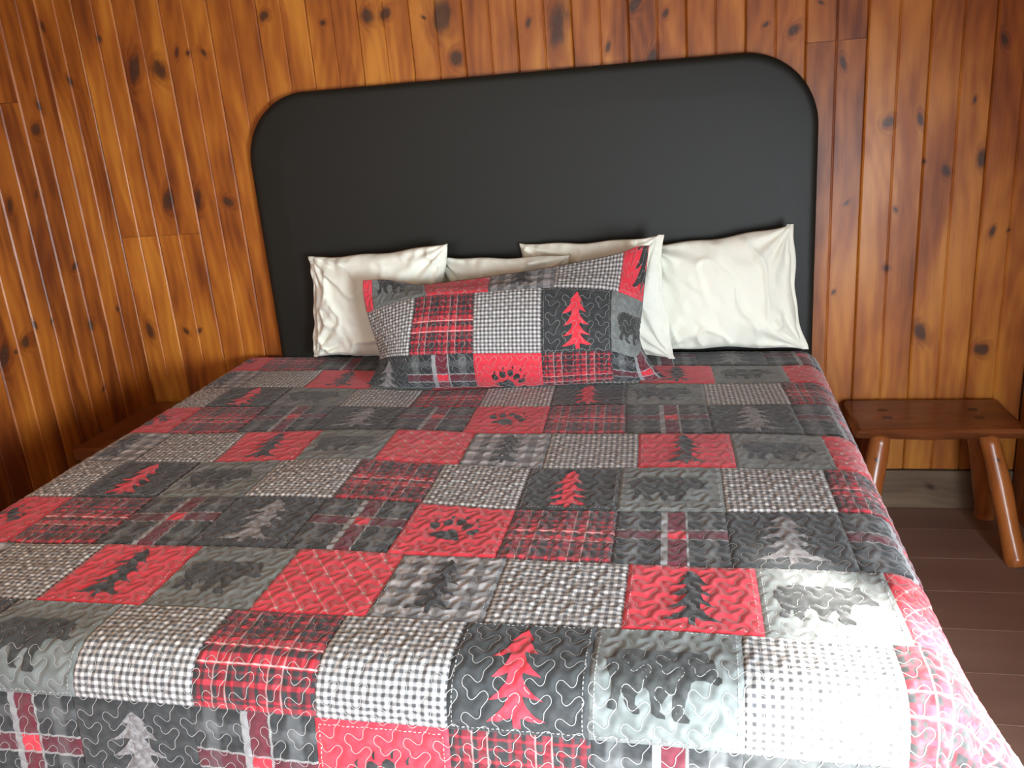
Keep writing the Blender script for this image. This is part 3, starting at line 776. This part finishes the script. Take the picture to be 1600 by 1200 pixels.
# ------------------------------------------------------------------ quilt
quilt = thing('quilt', 'red, grey and black woodland patchwork quilt spread over the whole bed', 'quilt')
S1 = Surf(lambda u, v: drape(*flat_xy(u, v)))
lines = [0.0]
for h in ROWH: lines.append(lines[-1] - h)
off3 = lines[3]
lines = [l - off3 for l in lines]        # v of the row lines, row E starts at 0
rows = [(t, lines[i], lines[i + 1]) for i, t in enumerate(ROWT)]
rows = [(2, lines[0] + 0.42, lines[0] + 0.21), (3, lines[0] + 0.21, lines[0])] + rows + [(3, lines[-1], lines[-1] - 0.222), (1, lines[-1] - 0.222, lines[-1] - 0.444)]
UMIN, UMAX = -1.36, 1.69
VMAX = 0.775; VMIN = lines[-1] - 0.31
dash = []
for ri, (t, v0, v1) in enumerate(rows):
    for k in range(-9, 10):
        u0, u1 = seam(t, k), seam(t, k + 1)
        if u1 < UMIN or u0 > UMAX: continue
        n = 54 if ri >= 6 else (38 if ri >= 3 else 28)
        if u1 < -0.98: n = 16
        make_patch(quilt, S1, KIND[t][k % 5], u0, u1, v0, v1, n, (UMIN, UMAX, VMIN, VMAX), dash if ri >= 3 else None)
segs = []
for width, j0, j1 in ((0.0005, int(-0.60 / PY), 1), (0.0007, 1, 8), (0.00095, 8, int(-VMIN / PY))):
    segs = []
    for k in range(int(-1.0 / PX), int(UMAX / PX)):
        segs.append([(k * PX + q[0], -(j * PY + q[1])) for j in range(j0, j1) for q in MP] + [(k * PX, -(j1 * PY))])
    ribbons('quilting_thread', quilt, S1, segs, width, 0.0010, M_thread)
ribbons('topstitching', quilt, S1, [[(a, b), (c, d)] for a, b, c, d in dash], 0.0014, 0.0013, M_thread)

# ------------------------------------------------------------------ patchwork sham
SG = np.array(SHAM_PTS)                         # columns s, rows t
SS = np.array([0.0, 0.1, 0.2, 0.415, 0.63, 0.845, 0.95, 1.0]); ST = np.array([0, 0.05, 0.12, 0.335, 0.44, 0.5])
def hermite(x, xp, F):
    """F: (n, ...) values at xp; smooth interpolation at x (m,) -> (m, ...)"""
    m = np.empty_like(F)
    dx = np.diff(xp)
    sl = np.diff(F, axis=0) / dx.reshape(-1, *([1] * (F.ndim - 1)))
    m[0] = sl[0]; m[-1] = sl[-1]; m[1:-1] = (sl[1:] + sl[:-1]) / 2
    i = np.clip(np.searchsorted(xp, x) - 1, 0, len(xp) - 2)
    h = dx[i]; t = (x - xp[i]) / h
    sh = (-1,) + (1,) * (F.ndim - 1)
    h = h.reshape(sh); t = t.reshape(sh)
    return (2 * t ** 3 - 3 * t ** 2 + 1) * F[i] + (t ** 3 - 2 * t ** 2 + t) * h * m[i] + (-2 * t ** 3 + 3 * t ** 2) * F[i + 1] + (t ** 3 - t ** 2) * h * m[i + 1]
NS, NTT = 201, 101
g1 = hermite(np.linspace(0, 1.0, NS), SS, SG)
g2 = hermite(np.linspace(0, 0.5, NTT), ST, np.swapaxes(g1, 0, 1))     # (t, s, 3)
g2[..., 1] -= 0.030 * (np.sin(np.linspace(0, math.pi, NS))[None, :] ** 0.6) * np.sin(np.linspace(0, math.pi, NTT))[:, None] ** 1.0
g2[..., 2] = np.maximum(g2[..., 2], 0.632)
def sham_base(u, v):
    fx = np.clip(u, 0, 1.0) / 1.0 * (NS - 1); fy = np.clip(-v, 0, 0.5) / 0.5 * (NTT - 1)
    x0 = np.clip(np.floor(fx).astype(int), 0, NS - 2); y0 = np.clip(np.floor(fy).astype(int), 0, NTT - 2)
    ax = (fx - x0)[..., None]; ay = (fy - y0)[..., None]
    return (g2[y0, x0] * (1 - ax) + g2[y0, x0 + 1] * ax) * (1 - ay) + (g2[y0 + 1, x0] * (1 - ax) + g2[y0 + 1, x0 + 1] * ax) * ay
S2 = Surf(sham_base)
sham = thing('pillow_sham', 'long patchwork pillow sham matching the quilt, propped in front of the white pillows', 'pillow')
r1 = [('rtree', -0.16, 0.04), ('bear', 0.04, 0.24), ('lattice', 0.24, 0.46), ('btree', 0.46, 0.665), ('gingham', 0.665, 0.87), ('rtree', 0.87, 1.08)]
r2 = [('gingham', -0.01, 0.20), ('redplaid', 0.20, 0.415), ('gingham', 0.415, 0.63), ('ctree', 0.63, 0.845), ('bear', 0.845, 1.06)]
r3 = [('gtree', 0.0, 0.19), ('darkplaid', 0.19, 0.415), ('paw', 0.415, 0.63), ('redplaid', 0.63, 0.845), ('darkplaid', 0.845, 1.06)]
sd = []
for rr_, v0, v1 in ((r1, 0.10, -0.12), (r2, -0.12, -0.335), (r3, -0.335, -0.55)):
    for kind, a, b in rr_: make_patch(sham, S2, kind, a, b, v0, v1, 50, (0.004, 0.996, -0.496, -0.004), sd)
segs = []
for k in range(0, 20):
    pl = [(k * PX + q[0] + 0.01, -(j * PY + q[1])) for j in range(0, 9) for q in MP]
    pl = [p for p in pl if 0.01 < p[0] < 0.99 and 0.005 < -p[1] < 0.495]
    if len(pl) > 4:
        cur = [pl[0]]
        for p in pl[1:]:
            if math.hypot(p[0] - cur[-1][0], p[1] - cur[-1][1]) > 0.012:
                if len(cur) > 2: segs.append(cur)
                cur = []
            cur.append(p)
        if len(cur) > 2: segs.append(cur)
ribbons('quilting_thread', sham, S2, segs, 0.0010, 0.0010, M_thread_dim)
ribbons('topstitching', sham, S2, [[(a, b), (c, d)] for a, b, c, d in sd if 0.01 < a < .99 and 0.01 < c < .99 and -.49 < b < -.01 and -.49 < d < -.01], 0.0012, 0.0013, M_thread_dim)
# plain back of the sham
def sham_back():
    us = np.linspace(0.004, 0.996, 60); vs = np.linspace(-0.004, -0.496, 34)
    U, V = np.meshgrid(us, vs)
    P = sham_base(U, V)
    wgt = (np.sin((U - .004) / .992 * math.pi) ** 0.5) * (np.sin((-V - .004) / .492 * math.pi) ** 0.6)
    B = P.copy(); B[..., 1] += 0.001 + 0.10 * wgt
    return fast_grid('back_panel', B[::-1], np.stack([U, V], -1))
link('back_panel', sham_back(), sham, CM['char'])

# ------------------------------------------------------------------ white pillows
def pillow(name, label, TL, TR, BL, BR, thick, seed, group, hem=None):
    root = thing(name, label, 'pillow', (BL[0], BL[1], BL[2]), 0, group)
    TL, TR, BL, BR = (np.array(p, float) - np.array([*root.location]) for p in (TL, TR, BL, BR))
    nx, ny = 84, 60
    s = np.linspace(-1, 1, nx); t = np.linspace(-1, 1, ny)
    # denser towards the edges
    s = np.sin(s * math.pi / 2) * 0.6 + s * 0.4; t = np.sin(t * math.pi / 2) * 0.6 + t * 0.4
    Sg, Tg = np.meshgrid(s, t)
    rnd = random.Random(seed); ph = [rnd.uniform(0, 6.28) for _ in range(8)]
    # concave sides, pointed corners
    pin_x = 1 - 0.065 * (1 - Tg ** 2) + 0.010 * np.sin(Tg * 9 + ph[0]) * (np.abs(Sg))
    pin_y = 1 - 0.055 * (1 - Sg ** 2) + 0.014 * np.sin(Sg * 8 + ph[1]) * (np.abs(Tg))
    a = (Sg * pin_x + 1) / 2; b = (Tg * pin_y + 1) / 2
    def bil(a, b): return (BL * ((1 - a) * (1 - b))[..., None] + BR * (a * (1 - b))[..., None] + TL * ((1 - a) * b)[..., None] + TR * (a * b)[..., None])
    mid = bil(a, b)
    nrm = np.cross(BR - BL, TL - BL); nrm /= np.linalg.norm(nrm)     # points to -y (towards the camera)
    prof = (np.clip(1 - np.abs(Sg) ** 2.4, 0, 1) * np.clip(1 - np.abs(Tg) ** 2.2, 0, 1)) ** 0.5
    prof = prof * (1 - 0.12 * Tg)
    # creases fanning from the corners and long soft folds
    wr = np.zeros_like(prof)
    for cx, cy in ((-1, 1), (1, 1), (-1, -1), (1, -1)):
        dx = Sg - cx; dy = (Tg - cy) * 0.7
        rr = np.hypot(dx, dy); an = np.arctan2(dy, dx)
        wr += np.sin(an * 13 + ph[2] + cx + cy * 2) * np.exp(-((rr - 0.35) / 0.33) ** 2) * 0.7
    for i in range(ny):
        for j in range(nx):
            x, y = Sg[i, j], Tg[i, j]
            p = Vector((x * 2.2 + ph[3], y * 1.6 + x * 1.1, ph[4]))
            rg = 1 - abs(noise.noise(p + Vector((0.4 * noise.noise(p * 1.7), 0, 0))) * 2)
            wr[i, j] += (rg ** 5) * 1.3 + noise.noise(p * 3.1) * 0.5 + noise.noise(p * 7) * 0.2
    ed = np.clip(np.minimum(1 - np.abs(Sg), 1 - np.abs(Tg)) / 0.10, 0, 1)
    wv = 0.0105 * wr * ed
    ripple = 0.004 * np.sin(Sg * 34 + ph[5]) * np.exp(-((1 - np.abs(Tg)) / 0.10)) + 0.004 * np.sin(Tg * 26 + ph[6]) * np.exp(-((1 - np.abs(Sg)) / 0.08))
    F = mid + nrm * (thick * prof + wv + ripple * (prof > 0))[..., None]
    Bk = mid - nrm * (thick * 0.7 * prof)[..., None]
    mn = 0.628 - root.location[2]
    F[..., 2] = np.maximum(F[..., 2], mn); Bk[..., 2] = np.maximum(Bk[..., 2], mn)
    ymax = 2.938 - root.location[1]
    F[..., 1] = np.minimum(F[..., 1], ymax - 0.002); Bk[..., 1] = np.minimum(Bk[..., 1], ymax)
    Bk[0] = F[0]; Bk[-1] = F[-1]; Bk[:, 0] = F[:, 0]; Bk[:, -1] = F[:, -1]
    # one closed skin
    vs = np.concatenate([F.reshape(-1, 3), Bk.reshape(-1, 3)]); N = nx * ny
    fs = []
    for i in range(ny - 1):
        for j in range(nx - 1):
            q = (i * nx + j, i * nx + j + 1, (i + 1) * nx + j + 1, (i + 1) * nx + j)
            fs.append(q); fs.append(tuple(N + k for k in q[::-1]))
    me = mesh('pillowcase', vs, fs, smooth=True)
    bm = bmesh.new(); bm.from_mesh(me); bmesh.ops.remove_doubles(bm, verts=bm.verts[:], dist=1e-5); bm.to_mesh(me); bm.free()
    me.polygons.foreach_set('use_smooth', [True] * len(me.polygons))
    link('pillowcase', me, root, M_cotton)
    if hem:   # open end of the case: a limp double hem past the filling
        sgn = 1 if hem == 'right' else -1
        col = -1 if sgn > 0 else 0
        base = F[:, col]
        ou = (BR - BL) / np.linalg.norm(BR - BL) * sgn
        n = ny; tt = np.linspace(-1, 1, n)
        R = []
        for k, (d, w) in enumerate(((-0.010, 0.007), (0.001, 0.0035), (0.006, 0.0035), (0.010, 0.0028), (0.011, 0.0), (0.009, -0.002), (0.002, -0.003), (-0.010, -0.006))):
            wob = 0.006 * np.sin(tt * 7 + ph[7]) * max(d, 0) / 0.02 + 0.003 * np.sin(tt * 19 + ph[1])
            R.append(base + ou * (d + 0.004 * np.sin(tt * 5 + ph[2]))[..., None] + nrm * (w + wob)[..., None])
        R = np.array(R)
        R[..., 2] = np.maximum(R[..., 2], mn); R[..., 1] = np.minimum(R[..., 1], ymax)
        g = np.swapaxes(R, 0, 1)
        if sgn > 0: g = g[::-1]
        link('hem', fast_grid('hem', g, np.zeros(g.shape[:2] + (2,))), root, M_cotton)
    return root
GP = 'white bed pillows leaning on the headboard'
pillow('pillow', 'plump white pillow at the far left end of the row, left of the patchwork sham', [-1.324, 2.87, 1.006], [-0.805, 2.83, 1.040], [-1.362, 2.86, 0.646], [-0.839, 2.80, 0.633], 0.062, 3, GP, 'left')
pillow('pillow', 'white pillow mostly hidden behind the sham, second from the left', [-0.877, 2.895, 0.985], [-0.39, 2.80, 0.990], [-0.863, 2.87, 0.639], [-0.41, 2.78, 0.631], 0.045, 11, GP)
pillow('pillow', 'white pillow right behind the sham with its upright right edge showing', [-0.58, 2.92, 1.014], [-0.104, 2.80, 1.036], [-0.587, 2.90, 0.632], [-0.072, 2.78, 0.634], 0.045, 19, GP, 'right')
pillow('pillow', 'large creased white pillow at the right end of the row, fully in view', [-0.16, 2.90, 0.990], [0.303, 2.87, 1.040], [-0.15, 2.86, 0.636], [0.347, 2.85, 0.636], 0.062, 27, GP, 'right')

# ------------------------------------------------------------------ log benches
def leg_mesh(top, bot, r0, r1, seed):
    rnd = random.Random(seed)
    n, m = 18, 14
    vs = []; fs = []
    top, bot = Vector(top), Vector(bot)
    ax = (bot - top).normalized(); sx = ax.orthogonal().normalized(); sy = ax.cross(sx)
    ph = rnd.uniform(0, 6)
    for i in range(m + 1):
        f = i / m
        c = top.lerp(bot, f) + sx * 0.004 * math.sin(f * 5 + ph)
        r = r0 + (r1 - r0) * f + 0.0015 * math.sin(f * 11 + ph)
        if f > 0.93: r *= 0.94
        for k in range(n):
            a = 2 * math.pi * k / n
            rr = r * (1 + 0.035 * math.sin(2 * a + ph) + 0.02 * math.sin(3 * a + f * 4))
            p = c + sx * math.cos(a) * rr + sy * math.sin(a) * rr
            p.z = max(p.z, 0.001)
            vs.append(p)
    for i in range(m):
        for k in range(n): fs.append((i * n + k, i * n + (k + 1) % n, (i + 1) * n + (k + 1) % n, (i + 1) * n + k))
    fs.append(tuple(range(n))[::1]); fs.append(tuple(m * n + k for k in range(n))[::-1])
    return mesh('leg', vs, [f[::-1] for f in fs], smooth=True)
def bench(label, loc, rz, seed):
    """local: x along the seat, front edge at -y, seat 0.486 x 0.275, top at z=0.42"""
    root = thing('log_bench', label, 'bench', loc, rz, 'rustic log benches beside the bed')
    H = loc[2] + 0.42; root.location = (loc[0], loc[1], 0)
    L, D, T = 0.486, 0.274, 0.046
    nx, nz = 48, 7
    rnd = random.Random(seed); ph = rnd.uniform(0, 6)
    # seat slab: outline with a waney front edge (bark side undercut)
    rowsv = []
    prof = [(0.0, -0.004, 0), (0.004, 0.0, 0), (0.012, 0.0, 0)]   # placeholder profile, front edge lean handled below
    vs = []; fs = []
    xs_ = np.linspace(-L / 2, L / 2, nx)
    ring = []
    for i, x in enumerate(xs_):
        e = min(i, nx - 1 - i)
        endr = 0.006 if e == 0 else 0.0
        wob = 0.004 * math.sin(x * 23 + ph) + 0.002 * math.sin(x * 61 + ph)
        fr = -D / 2
        und = 0.020 + 0.006 * math.sin(x * 14 + ph * 2)
        pts = [(D / 2 - endr, H - endr), (D / 2 - 0.0, H - 0.006), (D / 2 - 0.002, H - T + 0.004), (D / 2 - 0.006, H - T + endr),
               (fr + und + 0.018, H - T + endr), (fr + und + 0.004 + wob, H - T + 0.008 + wob * 0.4), (fr + und * 0.6 + wob, H - T * 0.55), (fr + 0.002 + wob * 0.5, H - 0.013),
               (fr - 0.001 + wob * 0.25, H - 0.006 + wob * 0.2), (fr + 0.004 + endr, H - 0.001 - endr), (fr + 0.012 + endr, H - endr)]
        ring.append([len(vs) + k for k in range(len(pts))]); vs += [(x, py, pz) for py, pz in pts]
    n = len(ring[0])
    for a, b in zip(ring[:-1], ring[1:]):
        for k in range(n): fs.append((a[k], b[k], b[(k + 1) % n], a[(k + 1) % n]))
    fs.append(tuple(ring[0])); fs.append(tuple(ring[-1][::-1]))
    seat = link('seat', mesh('seat', vs, fs, smooth=False), root, M_bench)
    es = seat.modifiers.new('e', 'EDGE_SPLIT'); es.split_angle = math.radians(38)
    seat['seed'] = float(seed); seat['tone'] = 0.5
    k = 0
    for sx in (-1, 1):
        for sy in (-1, 1):
            lt = (sx * 0.150, sy * 0.040 - 0.005, H - T - 0.001); k += 1
            if sy < 0: lt = (sx * 0.150 - (0.016 if sx < 0 else 0), -0.085, H - T + 0.006)
            bt = (sx * (0.150 + 0.075), -0.215 if sy < 0 else 0.105, 0.0)
            lg = link('leg', leg_mesh((lt[0], lt[1], lt[2]), bt, 0.030 if sy < 0 else 0.028, 0.033, seed * 7 + k), root, M_leg)
            lg['seed'] = float(seed + k); lg['tone'] = 0.35
            lg['k1'] = [lt[0] + sx * 0.018, 0.315, 0.006]; lg['k2'] = [9.0, 9.0, 0.001]
            # through tenon, end grain showing in the seat
            tx, ty = sx * 0.136, (-0.030 if sy < 0 else 0.040)
            bm = bmesh.new()
            bmesh.ops.create_cone(bm, cap_ends=True, segments=20, radius1=0.0145, radius2=0.0145, depth=0.004)
            for v in bm.verts: v.co = Vector((tx + v.co.x * 1.1, ty + v.co.y, H - 0.0012 + v.co.z))
            te = link('tenon', bm_mesh('tenon', bm), root, M_tenon); te['label'] = 'darker round end of a leg showing in the seat'
            box('wedge', tx - 0.013, tx + 0.013, ty - 0.0015, ty + 0.0015, H + 0.0004, H + 0.0014, M_wedge, te)
    return root
M_tenon = plain('tenon_end_grain', (0.10, 0.030, 0.012), 0.4, 0.5, 160, 0.2, 0.0004, 0.3)
M_wedge = plain('tenon_wedge', (0.05, 0.016, 0.008), 0.5, 0.4, 100, 0.1, 0.0003, 0.2)
bench('small reddish log bench with splayed round legs, right of the bed', (0.740, 2.828, -0.004), 0, 2)
bench('small dark log bench between the bed and the left wall, mostly hidden by the quilt', (-1.990, 2.70, 0.022), math.radians(90), 5)
